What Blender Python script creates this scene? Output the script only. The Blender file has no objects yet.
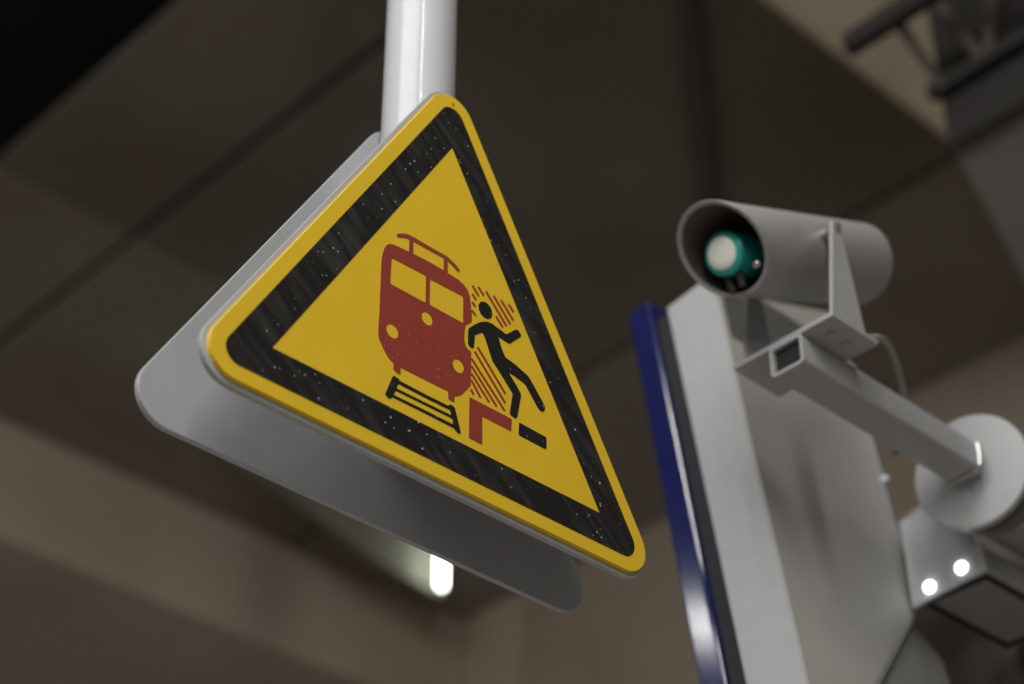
import bpy, bmesh, math, random
from mathutils import Vector, Matrix
from mathutils.geometry import tessellate_polygon
scn = bpy.context.scene
col = scn.collection
random.seed(4)

# ------------------------------------------------------------------ materials
def lin(c):
    return tuple(((v/255)/12.92 if v/255 <= .04045 else ((v/255+.055)/1.055)**2.4) for v in c) + (1,)

def mat(name, rgb, rough=.5, metal=0., noise=0., nscale=8., bump=0., coat=0., spec=.5):
    m = bpy.data.materials.new(name); m.use_nodes = True
    nt = m.node_tree; b = nt.nodes['Principled BSDF']
    b.inputs['Roughness'].default_value = rough
    b.inputs['Metallic'].default_value = metal
    b.inputs['Coat Weight'].default_value = coat; b.inputs['Coat Roughness'].default_value = .09
    b.inputs['Specular IOR Level'].default_value = spec
    c = lin(rgb); b.inputs['Base Color'].default_value = c
    if noise or bump:
        tc = nt.nodes.new('ShaderNodeTexCoord')
        n = nt.nodes.new('ShaderNodeTexNoise')
        n.inputs['Scale'].default_value = nscale
        n.inputs['Detail'].default_value = 5
        nt.links.new(tc.outputs['Object'], n.inputs['Vector'])
        r = nt.nodes.new('ShaderNodeValToRGB')
        r.color_ramp.elements[0].position = .3; r.color_ramp.elements[1].position = .7
        hue = (1.06, .97, .96) if noise > .13 else (1, 1, 1)      # mottled concrete drifts from reddish to olive
        r.color_ramp.elements[0].color = tuple(v*(1-noise)*k for v, k in zip(c[:3], hue))+(1,)
        r.color_ramp.elements[1].color = tuple(min(1, v*(1+noise)) for v in c[:3])+(1,)
        nt.links.new(n.outputs['Fac'], r.inputs['Fac'])
        nt.links.new(r.outputs['Color'], b.inputs['Base Color'])
        if bump:
            bp = nt.nodes.new('ShaderNodeBump'); bp.inputs['Strength'].default_value = bump
            bp.inputs['Distance'].default_value = .01
            nt.links.new(n.outputs['Fac'], bp.inputs['Height'])
            nt.links.new(bp.outputs['Normal'], b.inputs['Normal'])
    return m

def emis(name, rgb, strength):
    m = mat(name, rgb, .4)
    b = m.node_tree.nodes['Principled BSDF']
    b.inputs['Emission Color'].default_value = lin(rgb)
    b.inputs['Emission Strength'].default_value = strength
    return m

def speckled(name, rgb, rough, dust, streak):
    """printed film with fine dust specks and dried-water streaks"""
    m = mat(name, rgb, rough); nt = m.node_tree; b = nt.nodes['Principled BSDF']
    tc = nt.nodes.new('ShaderNodeTexCoord')
    v = nt.nodes.new('ShaderNodeTexVoronoi'); v.inputs['Scale'].default_value = 175
    nt.links.new(tc.outputs['Object'], v.inputs['Vector'])
    sz = nt.nodes.new('ShaderNodeMath'); sz.operation = 'MULTIPLY_ADD'   # speck radius differs per cell
    sep = nt.nodes.new('ShaderNodeSeparateColor')
    nt.links.new(v.outputs['Color'], sep.inputs['Color'])
    sz.inputs[1].default_value = .44; sz.inputs[2].default_value = -.22
    nt.links.new(sep.outputs['Red'], sz.inputs[0])
    lt = nt.nodes.new('ShaderNodeMath'); lt.operation = 'LESS_THAN'
    nt.links.new(v.outputs['Distance'], lt.inputs[0]); nt.links.new(sz.outputs[0], lt.inputs[1])
    big = nt.nodes.new('ShaderNodeTexNoise'); big.inputs['Scale'].default_value = 9
    nt.links.new(tc.outputs['Object'], big.inputs['Vector'])
    gate = nt.nodes.new('ShaderNodeMapRange'); gate.inputs[1].default_value = .36; gate.inputs[2].default_value = .62
    nt.links.new(big.outputs['Fac'], gate.inputs[0])
    f = nt.nodes.new('ShaderNodeMath'); f.operation = 'MULTIPLY'
    nt.links.new(lt.outputs[0], f.inputs[0]); nt.links.new(gate.outputs[0], f.inputs[1])
    f2 = nt.nodes.new('ShaderNodeMath'); f2.operation = 'MULTIPLY'; f2.inputs[1].default_value = dust
    nt.links.new(f.outputs[0], f2.inputs[0])
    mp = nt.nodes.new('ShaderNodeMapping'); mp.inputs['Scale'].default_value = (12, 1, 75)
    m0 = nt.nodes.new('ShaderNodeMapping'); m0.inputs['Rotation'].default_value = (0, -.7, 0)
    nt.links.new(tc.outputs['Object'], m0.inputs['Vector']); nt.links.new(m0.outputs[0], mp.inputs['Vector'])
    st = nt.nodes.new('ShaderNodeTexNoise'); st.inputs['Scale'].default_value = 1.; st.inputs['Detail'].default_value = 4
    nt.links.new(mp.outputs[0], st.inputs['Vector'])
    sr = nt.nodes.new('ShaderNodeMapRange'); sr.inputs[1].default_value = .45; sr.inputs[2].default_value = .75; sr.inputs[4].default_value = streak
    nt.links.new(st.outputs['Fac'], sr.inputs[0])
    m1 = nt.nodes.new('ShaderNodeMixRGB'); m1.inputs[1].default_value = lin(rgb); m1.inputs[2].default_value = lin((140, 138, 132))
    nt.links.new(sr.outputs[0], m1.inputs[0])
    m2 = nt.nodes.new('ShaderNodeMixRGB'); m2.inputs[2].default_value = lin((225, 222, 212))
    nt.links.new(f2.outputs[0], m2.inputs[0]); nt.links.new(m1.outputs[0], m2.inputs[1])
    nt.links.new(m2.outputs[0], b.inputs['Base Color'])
    return m

M = {}
M['yellow'] = mat('sign yellow film', (236,196,44), .5, noise=.03, nscale=14)
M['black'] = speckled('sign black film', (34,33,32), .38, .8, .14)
M['black2'] = speckled('sign black print', (32,32,32), .45, .5, .0)
M['red'] = speckled('sign red print', (150,60,48), .55, .2, .0)
M['alu'] = mat('grey aluminium sheet', (182,184,188), .36, .15, noise=.04, nscale=20)
M['pole'] = mat('grey painted steel pole', (196,199,204), .3, .0, noise=.03, nscale=30, coat=.28, spec=.12)
M['grey'] = mat('light grey powder coat', (184,187,190), .45, noise=.03, nscale=40)
M['bracket'] = mat('light grey painted steel', (166,167,168), .42, noise=.05, nscale=30)
M['back'] = mat('grey cover sheet', (172,171,167), .55, noise=.05, nscale=12)
M['pit'] = mat('black tube inside', (22,21,22), .8)
M['slot'] = mat('dark slot', (48,47,46), .7)
M['blue'] = mat('blue lacquer', (33,39,90), .11, noise=.04, nscale=6)
M['rubber'] = mat('dark rubber seal', (40,40,48), .6)
M['hood'] = mat('grey anodised hood', (166,165,166), .42, .25, noise=.04, nscale=30)
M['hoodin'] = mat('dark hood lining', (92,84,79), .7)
M['teal'] = mat('teal plastic', (48,170,166), .35)
M['lens'] = mat('milky white lens', (246,247,236), .3)
M['steel'] = mat('bright bolt steel', (200,200,198), .25, .9)
M['cable'] = mat('grey cable sheath', (150,147,140), .5)
M['box'] = mat('grey cast housing', (150,150,148), .5, noise=.05, nscale=20)
M['sooty'] = mat('blackened steel', (34,31,29), .75)
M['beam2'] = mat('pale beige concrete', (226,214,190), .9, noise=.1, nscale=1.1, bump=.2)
M['shade'] = mat('olive white board', (134,134,121), .8, noise=.05)
M['dark'] = mat('dark steel', (84,78,74), .6, noise=.1, nscale=6)
M['duct'] = mat('dull galvanised sheet', (90,84,79), .6, noise=.08, nscale=5)
M['conc'] = mat('brown grey concrete', (117,110,100), .9, noise=.22, nscale=.9, bump=.2)
M['conc2'] = mat('olive grey concrete', (134,130,117), .9, noise=.22, nscale=.9, bump=.2)
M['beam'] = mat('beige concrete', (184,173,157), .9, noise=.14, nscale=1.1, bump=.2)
M['floor'] = mat('light grey platform paving', (205,202,196), .8, noise=.15, nscale=2)
M['soot'] = mat('sooty black slab', (46,46,55), .9, noise=.3, nscale=.8)
M['led'] = emis('white signal lens', (245,250,255), 5.)
M['tube'] = emis('lit white tube', (250,253,242), 13.)

# ------------------------------------------------------------------ mesh helpers
def V(*a): return Vector(a)

def box(bm, x0, x1, y0, y1, z0, z1, X=None):
    vs = [bm.verts.new((x, y, z)) for x in (x0, x1) for y in (y0, y1) for z in (z0, z1)]
    for f in ((0,1,3,2),(4,6,7,5),(0,4,5,1),(2,3,7,6),(0,2,6,4),(1,5,7,3)):
        bm.faces.new([vs[i] for i in f])
    if X:
        for v in vs: v.co = X(v.co)
    return vs

def prism(bm, loops, place, a, b):
    """polygon with holes (2-D loops) extruded from a to b; place(u, v, w) -> point"""
    pts = [p for l in loops for p in l]
    tris = tessellate_polygon([[V(p[0], p[1], 0) for p in l] for l in loops])
    A = [bm.verts.new(place(p[0], p[1], a)) for p in pts]
    B = [bm.verts.new(place(p[0], p[1], b)) for p in pts]
    for t in tris:
        try:
            bm.faces.new([A[i] for i in t]); bm.faces.new([B[i] for i in reversed(t)])
        except ValueError: pass
    o = 0
    for l in loops:
        n = len(l)
        for i in range(n):
            j = (i+1) % n
            try: bm.faces.new((A[o+i], A[o+j], B[o+j], B[o+i]))
            except ValueError: pass
        o += n

def frame_of(d):
    d = d.normalized(); h = V(0,0,1) if abs(d.z) < .95 else V(1,0,0)
    u = d.cross(h).normalized(); return d, u, u.cross(d)

def ring_loft(bm, rings, cap0=True, cap1=True):
    R = [[bm.verts.new(p) for p in r] for r in rings]
    n = len(R[0])
    for a, b in zip(R, R[1:]):
        for i in range(n):
            bm.faces.new((a[i], a[(i+1) % n], b[(i+1) % n], b[i]))
    if cap0: bm.faces.new(R[0][::-1])
    if cap1: bm.faces.new(R[-1])

def rod(bm, p, q, r0, r1=None, n=32, bev=0.):
    p, q = Vector(p), Vector(q); d, u, v = frame_of(q-p); r1 = r0 if r1 is None else r1
    def ring(c, r): return [c + (u*math.cos(2*math.pi*i/n) + v*math.sin(2*math.pi*i/n))*r for i in range(n)]
    if bev: R = [ring(p, r0-bev), ring(p+d*bev, r0), ring(q-d*bev, r1), ring(q, r1-bev)]
    else: R = [ring(p, r0), ring(q, r1)]
    ring_loft(bm, R)

def sweep(bm, pts, r, n=12):
    pts = [Vector(p) for p in pts]; rings = []
    for i, p in enumerate(pts):
        d, u, v = frame_of(pts[min(i+1, len(pts)-1)] - pts[max(i-1, 0)])
        rings.append([p + (u*math.cos(2*math.pi*k/n) + v*math.sin(2*math.pi*k/n))*r for k in range(n)])
    ring_loft(bm, rings)

def spline(pts, k=8):
    pts = [Vector(p) for p in pts]; P = [pts[0]*2-pts[1]] + pts + [pts[-1]*2-pts[-2]]; out = []
    for i in range(1, len(P)-2):
        for j in range(k):
            t = j/k; a, b, c, d = P[i-1:i+3]
            out.append(.5*((2*b) + (c-a)*t + (2*a-5*b+4*c-d)*t*t + (3*b-a-3*c+d)*t**3))
    return out + [pts[-1]]

def new(): return bmesh.new()

def obj(name, bm, m, parent=None, origin=None, bevel=0., smooth=False, seg=2):
    """link ONE mesh object; geometry is given in world space"""
    o0 = Vector(parent['_o']) if parent is not None else Vector(origin or (0,0,0))
    if origin is not None and parent is not None: pass
    bmesh.ops.translate(bm, verts=bm.verts, vec=-o0)
    bmesh.ops.recalc_face_normals(bm, faces=bm.faces)
    me = bpy.data.meshes.new(name); bm.to_mesh(me); bm.free()
    o = bpy.data.objects.new(name, me); col.objects.link(o)
    for mm in (m if isinstance(m, list) else [m]): me.materials.append(mm)
    if parent is not None: o.parent = parent
    else: o.location = o0
    o['_o'] = tuple(o0)
    if bevel:
        bv = o.modifiers.new('bevel', 'BEVEL'); bv.width = bevel; bv.segments = seg
        bv.limit_method = 'ANGLE'; bv.angle_limit = math.radians(40)
    if smooth:
        for p in me.polygons: p.use_smooth = True
        try:
            me.set_sharp_from_angle(angle=math.radians(42))
        except Exception: pass
    return o

def thing(name, label, cat, loc, group=None):
    o = bpy.data.objects.new(name, None); col.objects.link(o); o.location = loc
    o.empty_display_size = .05; o['_o'] = tuple(loc)
    o['label'] = label; o['category'] = cat
    if group: o['group'] = group
    return o

def tag(o, label, cat, group=None):
    o['label'] = label; o['category'] = cat
    if group: o['group'] = group
    return o

def struct(name, bm, m, bevel=0.):
    o = obj(name, bm, m, None, bevel=bevel); o['kind'] = 'structure'; return o

# ------------------------------------------------------------------ the sign's drawing, in mm from the sign's middle
TRAIN = [(-88.8,43.9),(-87.8,51.3),(-86.1,59.5),(-83.4,65.3),(-79.8,68.9),(-75.3,70.7),(-66.8,71.7),(-54.2,72.7),(-48.6,73.2),(-31.9,74.2),(-20.7,74.2),(-8.4,74.0),(-2.4,73.4),(11.3,72.7),(19.5,70.2),(24.4,66.8),(26.8,63.3),(28.5,58.4),(30.3,46.6),(31.4,37.9),(31.4,30.3),(29.8,27.3),(23.5,21.2),(22.4,17.1),(21.7,7.0),(21.8,0.6),(23.6,-4.3),(27.1,-7.2),(31.2,-8.1),(31.3,-15.4),(31.4,-32.3),(31.4,-48.2),(25.3,-57.5),(19.0,-65.7),(14.9,-68.9),(10.5,-71.2),(10.0,-78.6),(7.7,-78.9),(2.5,-78.3),(1.9,-69.4),(-8.6,-69.8),(-28.7,-70.3),(-44.7,-70.4),(-59.3,-70.7),(-59.3,-79.0),(-65.6,-78.6),(-68.1,-76.8),(-68.3,-70.0),(-74.9,-66.8),(-80.4,-60.8),(-86.7,-51.7),(-87.9,-49.3),(-88.7,-41.5),(-88.7,-29.0),(-88.4,-16.9),(-88.7,13.1)]
WINDOWS = [[(-76.2,52.4),(-74.0,53.3),(-31.9,54.8),(-31.0,53.1),(-30.4,23.0),(-32.0,21.2),(-75.4,21.0),(-76.6,22.8)],[(-25.4,52.9),(-24.1,53.4),(17.2,54.8),(19.4,52.9),(19.9,22.6),(18.5,21.6),(-24.7,21.7),(-25.4,23.3)]]
LAMPS = [[(-63.9,-33.8),(-64.1,-32.1),(-64.6,-30.5),(-65.5,-29.0),(-66.8,-27.8),(-68.2,-26.9),(-69.8,-26.3),(-71.5,-26.1),(-73.2,-26.3),(-74.8,-26.9),(-76.3,-27.8),(-77.5,-29.0),(-78.4,-30.5),(-79.0,-32.1),(-79.1,-33.8),(-79.0,-35.5),(-78.4,-37.2),(-77.5,-38.6),(-76.3,-39.8),(-74.8,-40.8),(-73.2,-41.3),(-71.5,-41.5),(-69.8,-41.3),(-68.2,-40.8),(-66.8,-39.8),(-65.5,-38.6),(-64.6,-37.2),(-64.1,-35.5)],[(-20.8,3.2),(-21.0,4.9),(-21.5,6.4),(-22.3,7.9),(-23.5,9.0),(-24.8,9.9),(-26.4,10.5),(-28.0,10.7),(-29.6,10.5),(-31.1,9.9),(-32.4,9.0),(-33.6,7.9),(-34.4,6.4),(-35.0,4.9),(-35.1,3.2),(-35.0,1.6),(-34.4,0.0),(-33.6,-1.4),(-32.4,-2.6),(-31.1,-3.5),(-29.6,-4.0),(-28.0,-4.2),(-26.4,-4.0),(-24.8,-3.5),(-23.5,-2.6),(-22.3,-1.4),(-21.5,0.0),(-21.0,1.6)],[(21.7,-33.6),(21.6,-31.8),(21.0,-30.2),(20.1,-28.7),(18.9,-27.5),(17.5,-26.5),(16.0,-26.0),(14.3,-25.8),(12.7,-26.0),(11.1,-26.5),(9.7,-27.5),(8.5,-28.7),(7.7,-30.2),(7.1,-31.8),(6.9,-33.6),(7.1,-35.3),(7.7,-36.9),(8.5,-38.4),(9.7,-39.6),(11.1,-40.6),(12.7,-41.1),(14.3,-41.3),(16.0,-41.1),(17.5,-40.6),(18.9,-39.6),(20.1,-38.4),(21.0,-36.9),(21.6,-35.3)]]
PANTOGRAPH = [[(-71.3,84.2),(-68.8,83.0),(-63.1,85.9),(-57.6,87.8),(-50.1,88.6),(-38.5,88.8),(-27.7,88.9),(-18.2,89.0),(-7.2,89.3),(3.1,86.4),(9.7,83.1),(12.6,82.7),(14.2,84.9),(12.7,87.1),(6.0,90.8),(-4.7,94.1),(-16.1,93.8),(-25.6,93.8),(-36.3,94.0),(-47.8,94.4),(-55.9,93.9),(-62.7,91.5),(-68.1,88.4),(-69.9,87.3)],[(-54.3,90.3),(-49.4,90.5),(-48.7,72.2),(-54.2,71.8)],[(-7.9,91.2),(-2.8,90.7),(-2.6,72.4),(-7.9,73.2)]]
TRACK = [[(-68.6,-85.3),(-66.8,-83.9),(-60.9,-84.7),(-59.7,-86.5),(-62.3,-93.1),(-65.9,-104.2),(-68.9,-110.6),(-72.1,-112.4),(-76.5,-110.5),(-76.3,-107.7)],[(-61.1,-86.3),(-23.8,-86.7),(4.2,-86.2),(4.9,-90.1),(-27.4,-90.7),(-63.1,-90.5)],[(-64.4,-96.7),(-27.2,-96.1),(7.6,-95.3),(8.1,-98.5),(-27.1,-99.1),(-65.8,-99.8)],[(-68.2,-105.7),(-26.9,-105.0),(9.2,-104.7),(10.0,-108.5),(-26.8,-108.4),(-69.8,-108.9)],[(2.7,-85.3),(5.0,-83.6),(9.6,-84.2),(11.2,-85.9),(18.9,-109.5),(18.5,-111.1),(15.6,-112.1),(12.5,-110.3),(9.4,-107.7),(8.4,-100.1),(5.2,-91.3)]]
PLATFORM = [[(29.9,-63.1),(85.8,-63.1),(87.1,-64.3),(86.2,-77.9),(47.0,-78.1),(47.4,-110.2),(45.8,-111.2),(29.9,-110.7)],[(97.4,-62.5),(134.1,-63.3),(135.4,-64.4),(135.2,-76.8),(133.1,-78.1),(98.0,-77.8),(96.5,-76.1)]]
PERSON = [(27.8,19.5),(32.9,25.1),(38.1,30.5),(44.0,35.4),(52.1,39.9),(58.7,40.9),(67.6,39.5),(73.5,38.5),(79.1,37.6),(81.2,39.1),(92.4,50.1),(96.1,51.2),(98.7,49.1),(100.3,46.6),(99.1,43.7),(84.5,28.3),(81.7,27.5),(68.5,28.6),(71.3,20.2),(74.2,14.1),(78.4,7.9),(92.4,5.6),(105.9,1.4),(110.1,-0.1),(113.5,-3.1),(122.8,-13.5),(133.1,-25.5),(133.9,-29.3),(132.2,-33.2),(130.0,-34.7),(126.3,-34.8),(123.3,-32.4),(106.1,-12.3),(98.7,-10.6),(90.4,-9.1),(82.9,-8.5),(88.4,-14.5),(93.2,-18.8),(99.9,-26.9),(99.7,-30.5),(94.8,-56.5),(93.5,-59.0),(91.2,-60.2),(86.2,-59.2),(84.3,-57.3),(88.4,-32.2),(83.4,-26.9),(77.1,-20.8),(67.9,-12.0),(60.5,-5.4),(57.0,2.0),(53.1,11.2),(49.3,19.3),(46.9,22.6),(45.1,22.5),(35.9,14.8),(35.6,7.5),(34.6,-1.3),(32.5,-3.3),(29.1,-2.6),(26.9,-0.1),(26.7,9.3),(27.0,17.8)]
HEAD = [(59.5,53.3),(59.3,55.5),(58.6,57.6),(57.5,59.4),(56.0,61.0),(54.2,62.2),(52.2,62.9),(50.0,63.2),(47.9,62.9),(45.9,62.2),(44.1,61.0),(42.6,59.4),(41.5,57.6),(40.8,55.5),(40.6,53.3),(40.8,51.1),(41.5,49.0),(42.6,47.1),(44.1,45.5),(45.9,44.4),(47.9,43.6),(50.0,43.4),(52.2,43.6),(54.2,44.4),(56.0,45.5),(57.5,47.1),(58.6,49.0),(59.3,51.1)]
LINES = [[(30.6,74.1),(39.3,65.2),(41.5,67.6),(32.8,76.5)],[(38.7,76.6),(46.2,69.6),(48.5,72.0),(41.0,79.0)],[(49.4,76.5),(78.4,46.9),(80.7,49.3),(51.6,78.9)],[(60.0,76.3),(83.7,52.1),(86.1,54.5),(62.3,78.8)],[(70.5,76.4),(87.9,58.8),(90.2,61.2),(72.8,78.9)],[(81.3,76.3),(88.5,69.7),(90.8,72.2),(83.6,78.8)],[(63.6,51.8),(73.1,42.7),(75.3,45.1),(65.9,54.2)],[(30.5,63.6),(35.8,58.6),(38.0,61.0),(32.7,66.0)],[(30.5,53.2),(35.1,49.2),(37.3,51.6),(32.7,55.6)],[(30.6,42.5),(35.7,38.5),(37.8,40.9),(32.7,45.0)],[(38.5,1.1),(77.1,-37.8),(79.3,-35.6),(40.7,3.4)],[(34.7,-6.4),(76.8,-49.0),(79.1,-46.7),(36.9,-4.2)],[(30.7,-17.1),(76.2,-58.6),(78.4,-56.4),(32.8,-14.8)],[(30.8,-26.0),(65.3,-58.6),(67.5,-56.4),(32.9,-23.8)],[(30.9,-35.0),(55.0,-58.2),(57.1,-56.1),(33.1,-32.8)],[(30.9,-43.0),(43.6,-58.1),(45.8,-56.0),(33.1,-40.9)],[(30.3,-54.4),(34.4,-58.9),(36.6,-56.7),(32.5,-52.3)]]

SIGN = V(0, 0, 2.815)

def rounded_triangle(side, r, n=10):
    h = side*math.sqrt(3)/2; c = [(0, 2*h/3), (-side/2, -h/3), (side/2, -h/3)]; out = []
    for i, a0 in enumerate((30, 150, 270)):
        x, y = c[i]; d = math.hypot(x, y); k = (d-2*r)/d
        for j in range(n+1):
            t = math.radians(a0 + 120*j/n); out.append((x*k + r*math.cos(t), y*k + r*math.sin(t)))
    return out

def mm(l): return [(x/1000, z/1000) for x, z in l]

def on_sign(flip=1, y=0.):
    return lambda u, v, w: SIGN + V(u*flip, y + w, v)

def flat(name, polys, m, parent, thick=.0004):
    bm = new()
    for i, loops in enumerate(polys): prism(bm, loops, on_sign(), -thick - i*.00005, .0002 + i*.00005)
    return obj(name, bm, m, parent)

# ---- front sign
SIDE_IN, SIDE_BLACK, SIDE_YELLOW, SIDE_PLATE = .42, .5443, .5977, .6165
sign = thing('warning_sign', 'yellow triangular warning sign with black border, red train and jumping figure', 'sign', tuple(SIGN))
bm = new(); prism(bm, [rounded_triangle(SIDE_PLATE, .0355)], on_sign(), .0052, .0118)
obj('backing_plate', bm, M['alu'], sign, bevel=.0008)['label'] = 'grey metal backing plate'
bm = new(); prism(bm, [rounded_triangle(SIDE_YELLOW, .0305)], on_sign(), 0, .0052)
face = obj('face_panel', bm, M['yellow'], sign, bevel=.0002, seg=1)
face['label'] = 'yellow sign face'
tri = rounded_triangle(SIDE_IN, .0006, 2)
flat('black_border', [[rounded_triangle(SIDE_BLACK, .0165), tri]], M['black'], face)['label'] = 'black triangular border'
flat('train_pictogram', [[mm(TRAIN)] + [mm(w) for w in WINDOWS] + [mm(l) for l in LAMPS]] + [[mm(p)] for p in PANTOGRAPH], M['red'], face)['label'] = 'red train front with pantograph'
flat('track_pictogram', [[mm(t)] for t in TRACK], M['black2'], face)['label'] = 'black rails and sleepers'
flat('platform_pictogram', [[mm(PLATFORM[0])]], M['red'], face)['label'] = 'red platform edge'
flat('platform_stripe_pictogram', [[mm(PLATFORM[1])]], M['black2'], face)['label'] = 'black bar on platform'
flat('running_figure_pictogram', [[mm(PERSON)], [mm(HEAD)]], M['black2'], face)['label'] = 'black jumping figure'
for l in LINES: flat('motion_line', [[mm(l)]], M['red'], face)
bm = new(); rod(bm, SIGN+V(-.0004,-.0010,.3037), SIGN+V(-.0004,.001,.3037), .0014, n=16)
obj('rivet', bm, M['red'], face)['label'] = 'small reddish rivet'

# ---- second sign behind the pole, facing away
back = thing('warning_sign', 'plain grey back of a second triangular sign behind the pole', 'sign', (0, .0978, 2.815))
bm = new(); prism(bm, [rounded_triangle(SIDE_PLATE+.004, .036)], on_sign(), .0978, .1045)
obj('backing_plate', bm, M['alu'], back, bevel=.0012)
bm = new(); prism(bm, [rounded_triangle(SIDE_YELLOW, .0345)], on_sign(), .1045, .1100)
obj('face_panel', bm, M['yellow'], back, bevel=.0014)['label'] = 'yellow sign face turned away'

# ---- pole
POLE_TOP = 6.0
pole = thing('sign_pole', 'light grey round steel pole holding the triangular signs from above', 'pole', (0, .0573, POLE_TOP))
bm = new(); rod(bm, (-.0004,.0573,2.735), (-.0004,.0573,POLE_TOP), .0402, n=64, bev=.002)
obj('tube', bm, M['pole'], pole, smooth=True)
bm = new(); box(bm, -.028, .028, -.0001+.0121, .0205, 2.76, 2.80)
obj('clamp', bm, M['alu'], pole, bevel=.001)

# ------------------------------------------------------------------ hooded sensor on its bracket
AX0, AX1 = V(.4214, -.013, 3.1415), V(.6985, -.013, 3.2672)
t = (AX1-AX0).normalized(); vv = V(-t.z, 0, t.x); yy = V(0, 1, 0)
L = (AX1-AX0).length
sensor = thing('hooded_sensor', 'grey tube shaped hooded sensor with teal and white lens beside the sign', 'sensor', tuple((AX0+AX1)/2))
RF, RR, N = .0572, .0540, 72
SL = .479
def hood_ring(s, r, oblique):
    return [AX0 + t*(s - (SL*r*math.cos(2*math.pi*i/N) if oblique else 0)) + (vv*math.cos(2*math.pi*i/N) + yy*math.sin(2*math.pi*i/N))*r for i in range(N)]
bm = new()
th = .0052
ring_loft(bm, [hood_ring(.10, RF-th, False), hood_ring(.001, RF-th, True), hood_ring(0, RF-.0008, True), hood_ring(.0012, RF, True), hood_ring(.08, RF-.001, False),
               hood_ring(L-.003, RR, False), hood_ring(L, RR-.003, False)], cap0=False, cap1=True)
hood = obj('hood', bm, M['hood'], sensor, smooth=True)
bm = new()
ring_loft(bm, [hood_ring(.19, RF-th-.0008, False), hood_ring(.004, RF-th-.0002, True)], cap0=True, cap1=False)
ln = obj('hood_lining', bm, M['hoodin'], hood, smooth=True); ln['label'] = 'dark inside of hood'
LC = V(.4265, -.0060, 3.1420)
bm = new(); rod(bm, LC + t*.004, LC + t*.062, .0275, .0275, n=48, bev=.003)
body = obj('sensor_body', bm, M['teal'], sensor, smooth=True); body['label'] = 'teal plastic barrel'
bm = new()
d_, u_, v_ = frame_of(t)
rings = []
for s_, r_ in ((.006, .0206), (.0022, .0206), (.0006, .018), (-.0006, .012), (-.0010, .004)):
    rings.append([LC + t*s_ + (u_*math.cos(2*math.pi*i/40) + v_*math.sin(2*math.pi*i/40))*r_ for i in range(40)])
ring_loft(bm, rings)
lens = obj('lens', bm, M['lens'], body, smooth=True); lens['label'] = 'round milky white lens'
bm = new()
pc = LC + t*.016
for dy in (-.004, .012):
    rod(bm, pc + V(0,dy,0) - vv*.024, pc + V(0,dy,0) - vv*.046, .0050, n=14)
obj('mounting_post', bm, M['sooty'], sensor, smooth=True)
bm = new()
sc = V(.4273, -.0625, 3.0962)
rod(bm, sc, sc + yy*.008, .0040, n=16, bev=.001)
obj('screw', bm, M['steel'], hood, smooth=True)['label'] = 'small bright screw'

arm = thing('sensor_bracket', 'light grey welded steel bracket and square arm carrying the hooded sensor', 'bracket', (.8720, -.018, 3.03))
bm = new(); box(bm, .5205, .6070, -.0910, .0648, 3.0520, 3.0585)
obj('base_plate', bm, M['bracket'], arm, bevel=.0005)
for ya, yb in ((-.0908, -.0862), (.0452, .0494)):
    bm = new()
    prism(bm, [[(.5212,3.0575),(.583,3.0575),(.5585,3.199),(.5575,3.205),(.5535,3.2095),(.5485,3.2105),(.5440,3.2085),(.5418,3.204),(.5412,3.199)]],
          lambda u, v, w: V(u, w, v), ya, yb)
    obj('upright', bm, M['bracket'], arm, bevel=.0004)
bm = new()
y0, y1, z0, z1, w = -.0432, .0070, 3.0105, 3.0530, .0042
def rrect(a, b, c, d, r, n=4):
    out = []
    for cx, cz, a0 in ((b-r, d-r, 0), (a+r, d-r, 90), (a+r, c+r, 180), (b-r, c+r, 270)):
        for j in range(n+1):
            q = math.radians(a0+90*j/n); out.append((cx+r*math.cos(q), cz+r*math.sin(q)))
    return out
prism(bm, [rrect(y0, y1, z0, z1, .006), rrect(y0+w, y1-w, z0+w, z1-w, .003)], lambda u, v, ww: V(ww, u, v), .5205, .8760)
obj('square_tube', bm, M['bracket'], arm, smooth=True)
bm = new(); prism(bm, [rrect(y0+w, y1-w, z0+w, z1-w, .003)], lambda u, v, ww: V(ww, u, v), .527, .532)
obj('tube_plug', bm, M['pit'], arm)['label'] = 'dark inside of tube'  # black cap paints in the shade of the open tube end
fn = V(.979, .183, .086).normalized(); fc = V(.8835, -.0186, 3.0257)
bm = new(); rod(bm, fc, fc + fn*.012, .0790, n=72, bev=.0015)
obj('flange', bm, M['grey'], arm, smooth=True)['label'] = 'round light grey flange disc'
bm = new()
sweep(bm, [V(.866,y0-.001,z0+.004), V(.868,y0-.002,z0+.020), V(.868,y0-.001,z1-.004)], .0035, 10)
sweep(bm, [V(.864,y0+.004,z0-.001), V(.866,y0+.022,z0-.002), V(.867,y1-.004,z0-.001)], .003, 10)
obj('weld_seam', bm, M['steel'], arm, smooth=True)
for ya, yb, s in ((-.0955, -.0690, -1), (.0400, .0555, 1)):
    bm = new()
    c = V(.5490, 0, 3.2005)
    rod(bm, c+V(0,ya,0), c+V(0,yb,0), .0046, n=6)
    rod(bm, c+V(0,-.0915 if s < 0 else .0500,0), c+V(0,-.0690 if s < 0 else .043,0), .0062, n=20)
    obj('bolt', bm, M['steel'], arm)
for px in (.548, .577):
    bm = new(); rod(bm, (px, -.066, 3.0480), (px, -.066, 3.0532), .006, n=6); obj('bolt', bm, M['bracket'], arm)
bm = new()
sweep(bm, spline([(.600,-.0840,3.0620),(.626,-.0800,3.0770),(.678,-.0580,3.1020),(.734,-.0300,3.1040),(.772,-.006,3.0860),(.780,.012,3.058),(.776,.020,3.020)]), .0042)
tag(obj('cable', bm, M['cable'], None, (.776,.020,3.020), smooth=True), 'thin grey cable looping down behind the sensor arm', 'cable')

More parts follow.
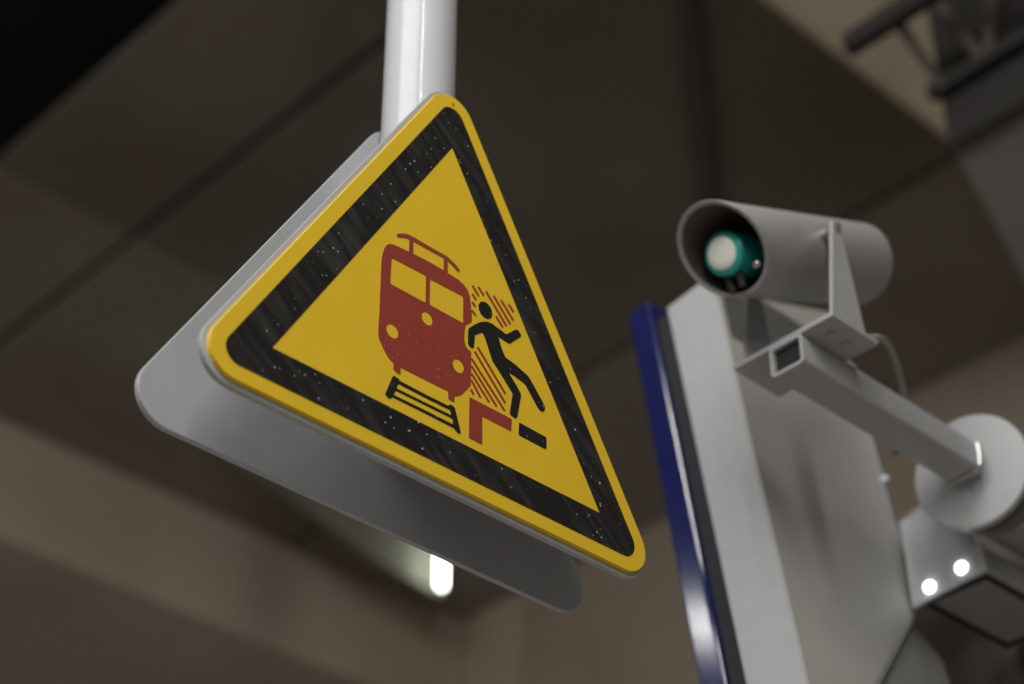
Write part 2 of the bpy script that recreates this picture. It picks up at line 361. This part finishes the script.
# ------------------------------------------------------------------ display unit seen from its back, tipped forward
Q = V(0, .17, 3.05); UP = V(0, .15, .9887).normalized(); NF = V(0, .9887, -.15).normalized()
def D(x, n, u): return Q + V(x, 0, 0) + NF*n + UP*u
disp = thing('display_unit', 'tall grey display housing with deep blue front frame behind the sensor', 'display', tuple(D(.83, .08, 0)))
OUT = [(.6747,.318),(.993,.318),(.9745,-.130),(.838,-.290),(.724,-.430),(.6747,-.49)]
bm = new(); prism(bm, [OUT], lambda u, v, w: D(u, w, v), 0, .083)
obj('housing', bm, M['grey'], disp, bevel=.0012)
INN = [(.6765,.314),(.700,.328),(.80,.338),(.958,.404),(.9685,-.128),(.833,-.286),(.719,-.425),(.6765,-.475)]
bm = new(); prism(bm, [INN], lambda u, v, w: D(u, w, v), -.0035, .004)
bc = obj('back_cover', bm, M['back'], disp, bevel=.0008); bc['label'] = 'flat grey back cover'
bm = new()
for i in range(19):
    for k in range(1):
        z = .206 + i*.0066; x = .686
        box(bm, x, x+.262, -.0042, -.0030, z, z+.0036, lambda c: D(*c))
obj('vent_slots', bm, M['slot'], bc)['label'] = 'rows of dark vent slots'
bm = new(); box(bm, .6830, .975, .083, .1140, -.46, .320, lambda c: D(*c))
obj('rubber_seal', bm, M['rubber'], disp, bevel=.003)['label'] = 'dark seal behind the frame'
bm = new(); box(bm, .6747, .995, .1140, .1550, -.50, .358, lambda c: D(*c))
obj('front_frame', bm, M['blue'], disp, bevel=.005, seg=3)['label'] = 'shiny deep blue front frame'
bm = new(); prism(bm, [[(.80,-.14),(1.0,-.13),(1.045,-.17),(1.05,-.62),(.70,-.62),(.70,-.46)]], lambda u, v, w: D(u, w, v), .022, .082)
obj('lower_casing', bm, M['box'], disp, bevel=.003)['label'] = 'darker lower casing'
bm = new(); box(bm, .975, 1.06, .03, .05, .01, .07, lambda c: D(*c))
box(bm, 1.04, 1.06, -.125, .05, .01, .07, lambda c: D(*c))
obj('mounting_bracket', bm, M['box'], disp, bevel=.002)
bm = new(); bp = V(.99, .185, 3.145); rod(bm, bp, bp+V(-.012,-.004,0), .007, n=16, bev=.002)
obj('bolt', bm, M['grey'], disp, smooth=True)

# ------------------------------------------------------------------ support pipe and signal box
sp = thing('support_mast', 'dark grey square mast and round sleeve behind the flange at right edge', 'mast', (1.35, .1, 0))
bm = new(); rod(bm, (.914,-.018,3.026), (.958,-.018,3.026), .046, n=48)
rod(bm, (.957,-.018,3.026), (1.6,-.018,3.026), .063, n=48, bev=.002)
obj('sleeve', bm, M['box'], sp, smooth=True)
bm = new(); rod(bm, fc + fn*.0125, fc + fn*.034, .0745, n=64, bev=.002)
obj('counter_flange', bm, M['dark'], sp, smooth=True)['label'] = 'dark flange behind the light disc'
bm = new(); box(bm, 1.18, 1.5, -.12, .46, 0, 3.20)
obj('mast', bm, M['dark'], sp, bevel=.01)

sb = thing('signal_box', 'grey signal box with two glowing white lights under the flange', 'signal', (1.05, .075, 2.965))
bm = new()
prism(bm, [[(.022,2.921),(.140,2.912),(.143,3.046),(.036,3.046),(.036,2.962),(.022,2.962)]], lambda u, v, w: V(w, u, v), .948, .954)
plate = obj('front_plate', bm, M['grey'], sb, bevel=.001); plate['label'] = 'light grey front plate'
bm = new()
box(bm, .954, 1.150, .022, .135, 2.922, 2.960)
obj('housing', bm, M['box'], sb, bevel=.004)
bm = new()
lo = [(.958,.026),(1.146,.026),(1.146,.131),(.958,.131)]
li = [(.966,.034),(1.138,.034),(1.138,.123),(.966,.123)]
prism(bm, [lo, li], lambda u, v, w: V(u, v, w), 2.918, 2.9225)
obj('bottom_rim', bm, M['slot'], sb, bevel=.001)['label'] = 'dark rim around the underside'
for y, z in ((.1085, 2.9310), (.0560, 2.9385)):
    bm = new()
    rings = []
    for s_, r_ in ((.002, .0080), (-.003, .0080), (-.0055, .0063), (-.007, .003)):
        rings.append([V(.948+s_, y+r_*math.cos(2*math.pi*i/28), z+r_*math.sin(2*math.pi*i/28)) for i in range(28)])
    ring_loft(bm, rings)
    obj('signal_light', bm, M['led'], sb, smooth=True)['label'] = 'round glowing white light'

# ------------------------------------------------------------------ truss and duct at upper right
tr = thing('steel_truss', 'dark steel truss with slanting struts under the ceiling at upper right', 'truss', (1.90, .30, 5.0))
def bar(name, p, q, w, h, m=M['dark'], par=None):
    p, q = Vector(p), Vector(q); d, u, v = frame_of(q-p); bm = new()
    vs = [bm.verts.new(e + u*a*w/2 + v*b*h/2) for e in (p, q) for a, b in ((-1,-1),(1,-1),(1,1),(-1,1))]
    for f in ((0,1,2,3),(7,6,5,4),(0,4,5,1),(1,5,6,2),(2,6,7,3),(3,7,4,0)): bm.faces.new([vs[i] for i in f])
    return obj(name, bm, m, par or tr, bevel=.003)
bar('top_chord', (1.74, .66, 4.815), (1.74, -.6, 4.815), .035, .05, M['sooty'])
bar('bottom_chord', (1.912, .575, 4.722), (1.912, -.6, 4.722), .03, .035, M['sooty'])
bar('strut', (1.750, .535, 4.825), (1.905, .535, 4.712), .02, .02)
bar('strut', (1.760, .500, 4.980), (1.905, .430, 4.730), .02, .02)
bar('strut', (1.860, .330, 4.960), (1.908, .415, 4.735), .02, .02)
bar('hanger', (1.74, .30, 4.84), (1.74, .30, 6.0), .04, .04)
bar('hanger', (1.74, -.45, 4.84), (1.74, -.45, 6.0), .04, .04)
bm = new(); box(bm, 1.932, 1.942, -.6, .560, 4.575, 5.12)
obj('web_plate', bm, M['sooty'], tr)['label'] = 'blackened web plate'
# sheet duct sloping down from the truss
du = thing('sheet_duct', 'dull grey sheet metal duct sloping down beneath the dark truss', 'duct', (1.96, .5, 4.65))
A = V(1.951, .570, 4.60); B_ = V(2.010, .455, 4.66)
dirv = (V(2.19, .585, 4.36) - A).normalized()
bm = new()
s = V(0, -.60, 0); hgt = V(.16, 0, .12)
vs = [bm.verts.new(A + o) for o in (V(0,0,0), s, s+hgt, hgt)] + [bm.verts.new(A + dirv*.95 + o) for o in (V(0,0,0), s, s+hgt, hgt)]
for f in ((0,1,2,3),(7,6,5,4),(0,4,5,1),(1,5,6,2),(2,6,7,3),(3,7,4,0)): bm.faces.new([vs[i] for i in f])
obj('duct_body', bm, M['duct'], du, bevel=.004)
bm = new(); box(bm, 2.20, 2.23, .25, .28, 4.45, 6.0); obj('hanger', bm, M['sooty'], du)
bm = new()
e = V(-.004, 0, .004)
vs = [bm.verts.new(A + o + e*k) for k in (0, 1) for o in (V(-.002,-.002,.002), s+V(0,.002,0), s+hgt*.9, hgt*.9)]
for f in ((0,1,2,3),(7,6,5,4),(0,4,5,1),(1,5,6,2),(2,6,7,3),(3,7,4,0)): bm.faces.new([vs[i] for i in f])
obj('end_plate', bm, M['sooty'], du)['label'] = 'dark end plate'

# ------------------------------------------------------------------ the hall
G = .03
for x0, x1 in ((1.46, 2.08-G/2), (2.08+G/2, 3.97-G/2), (3.97+G/2, 12)):
    for y0_, y1_, m in ((-6, 4.19, M['conc'] if x0 < 3 else M['conc2']), (4.20, 12, M['conc2'])):
        bm = new(); box(bm, x0, x1, y0_, y1_, 6.5, 6.53); struct('ceiling', bm, m, .012)
bm = new(); box(bm, -6, 12, -6, 12, 7.6, 7.8); struct('ceiling', bm, M['soot'])  # upper slab coloured near black to paint the unlit void above the ceiling
bm = new(); box(bm, -2, 12, 5.6, 7.6, 5.94, 6.5); struct('trim_1', bm, M['beam'], .03)
bm = new(); box(bm, 5.05, 6.2, 1.435, 5.6, 5.0, 6.5); struct('trim_2', bm, M['beam'], .03)
bm = new(); box(bm, -3, 12, -.7, 1.40, 6.0, 6.5); box(bm, -3, 12, 1.40, 1.435, 6.03, 6.12); struct('trim_3', bm, M['beam2'], .01)
bm = new(); box(bm, -6, 14, -6, 12, -.2, 0); struct('floor', bm, M['floor'])

# conduit under the ceiling
bm = new()
p, q = V(2.50, 1.737, 6.47), V(3.62, 2.625, 6.47)
rod(bm, p, q, .04, n=20)
tag(obj('ceiling_conduit', bm, M['dark'], None, tuple(p), smooth=True), 'dark conduit running along the ceiling above the hooded sensor', 'conduit')

# hanging tube lamp far behind the signs
LX, LY = 4.38, 5.0
lamp = thing('tube_lamp', 'lit white tube lamp hanging far behind the lower sign edge', 'lamp', (LX, LY, 6.5))
bm = new(); rod(bm, (LX,LY,6.185), (LX,LY,6.46), .014, n=24, bev=.006); obj('tube', bm, M['tube'], lamp, smooth=True)
bm = new(); rod(bm, (LX,LY,6.45), (LX,LY,6.5), .04, n=24); obj('socket', bm, M['grey'], lamp, smooth=True)
rv = V(.7258, -.6879, 0)
bm = new(); bv = V(.69,.726,0)
vs = [bm.verts.new(V(LX,LY,z) + rv*.06 + bv*a + rv*c) for z in (6.16, 6.5) for a, c in ((-.10,0),(.10,0),(.10,.01),(-.10,.01))]
for f in ((0,1,2,3),(7,6,5,4),(0,4,5,1),(1,5,6,2),(2,6,7,3),(3,7,4,0)): bm.faces.new([vs[i] for i in f])
obj('reflector', bm, M['dark'], lamp)  # dark plate added to block the lamp's light on its right side

bm = new(); prism(bm, [[(LX+.09,6.21),(LX+.09,6.5),(LX-1.3,6.5),(LX-1.3,6.47),(LX-.3,6.25)]], lambda u, v, w: V(u, w, v), LY+.10, LY+.115)
obj('shade_board', bm, M['shade'], lamp)['label'] = 'pale board behind the tube'  # board added to catch the tube's glow and keep it off the beam

# ------------------------------------------------------------------ light
def area(name, loc, target, sx, sy, power, rgb):
    l = bpy.data.lights.new(name, 'AREA'); l.shape = 'RECTANGLE'; l.size = sx; l.size_y = sy; l.energy = power; l.color = rgb
    o = bpy.data.objects.new(name, l); col.objects.link(o); o.location = loc
    o.rotation_euler = (Vector(target)-Vector(loc)).to_track_quat('-Z', 'Y').to_euler(); return o
area('station_strip_light', (-2.6, -.60, 5.2), (0, .05, 2.9), 2.4, 1.5, 100, (1, .985, .96))
area('station_tube_light', (-1.95, -2.75, 4.9), (0, 0, 2.9), .11, 3.6, 83, (1, .97, .92))
area('station_lamp', (-3.0, 3.407, 5.37), (.675, .266, 2.84), .12, .12, 2.4, (1, .99, .97))

w = bpy.data.worlds.new('World'); scn.world = w; w.use_nodes = True
w.node_tree.nodes['Background'].inputs[0].default_value = (1, .93, .85, 1)
w.node_tree.nodes['Background'].inputs[1].default_value = .10

# ------------------------------------------------------------------ camera
cam = bpy.data.cameras.new('Camera'); co = bpy.data.objects.new('Camera', cam); col.objects.link(co)
cam.sensor_width = 36; cam.lens = 72.07
yaw, pitch = math.radians(43.4638), math.radians(35.6435)
fw = V(math.sin(yaw)*math.cos(pitch), math.cos(yaw)*math.cos(pitch), math.sin(pitch))
rt = V(math.cos(yaw), -math.sin(yaw), 0); upv = rt.cross(fw)
mw = Matrix((rt, upv, -fw)).transposed().to_4x4(); mw.translation = V(-1.0874, -1.2398, 1.6221)
co.matrix_world = mw
cam.dof.use_dof = True; cam.dof.focus_distance = 2.04; cam.dof.aperture_fstop = 2.8
cam.clip_start = .05
scn.camera = co

vs_ = scn.view_settings
scn.display_settings.display_device = 'sRGB'
vs_.view_transform = 'Standard'; vs_.look = 'None'; vs_.exposure = 0; vs_.gamma = 1; vs_.use_curve_mapping = False
for o in bpy.data.objects:
    if '_o' in o: del o['_o']
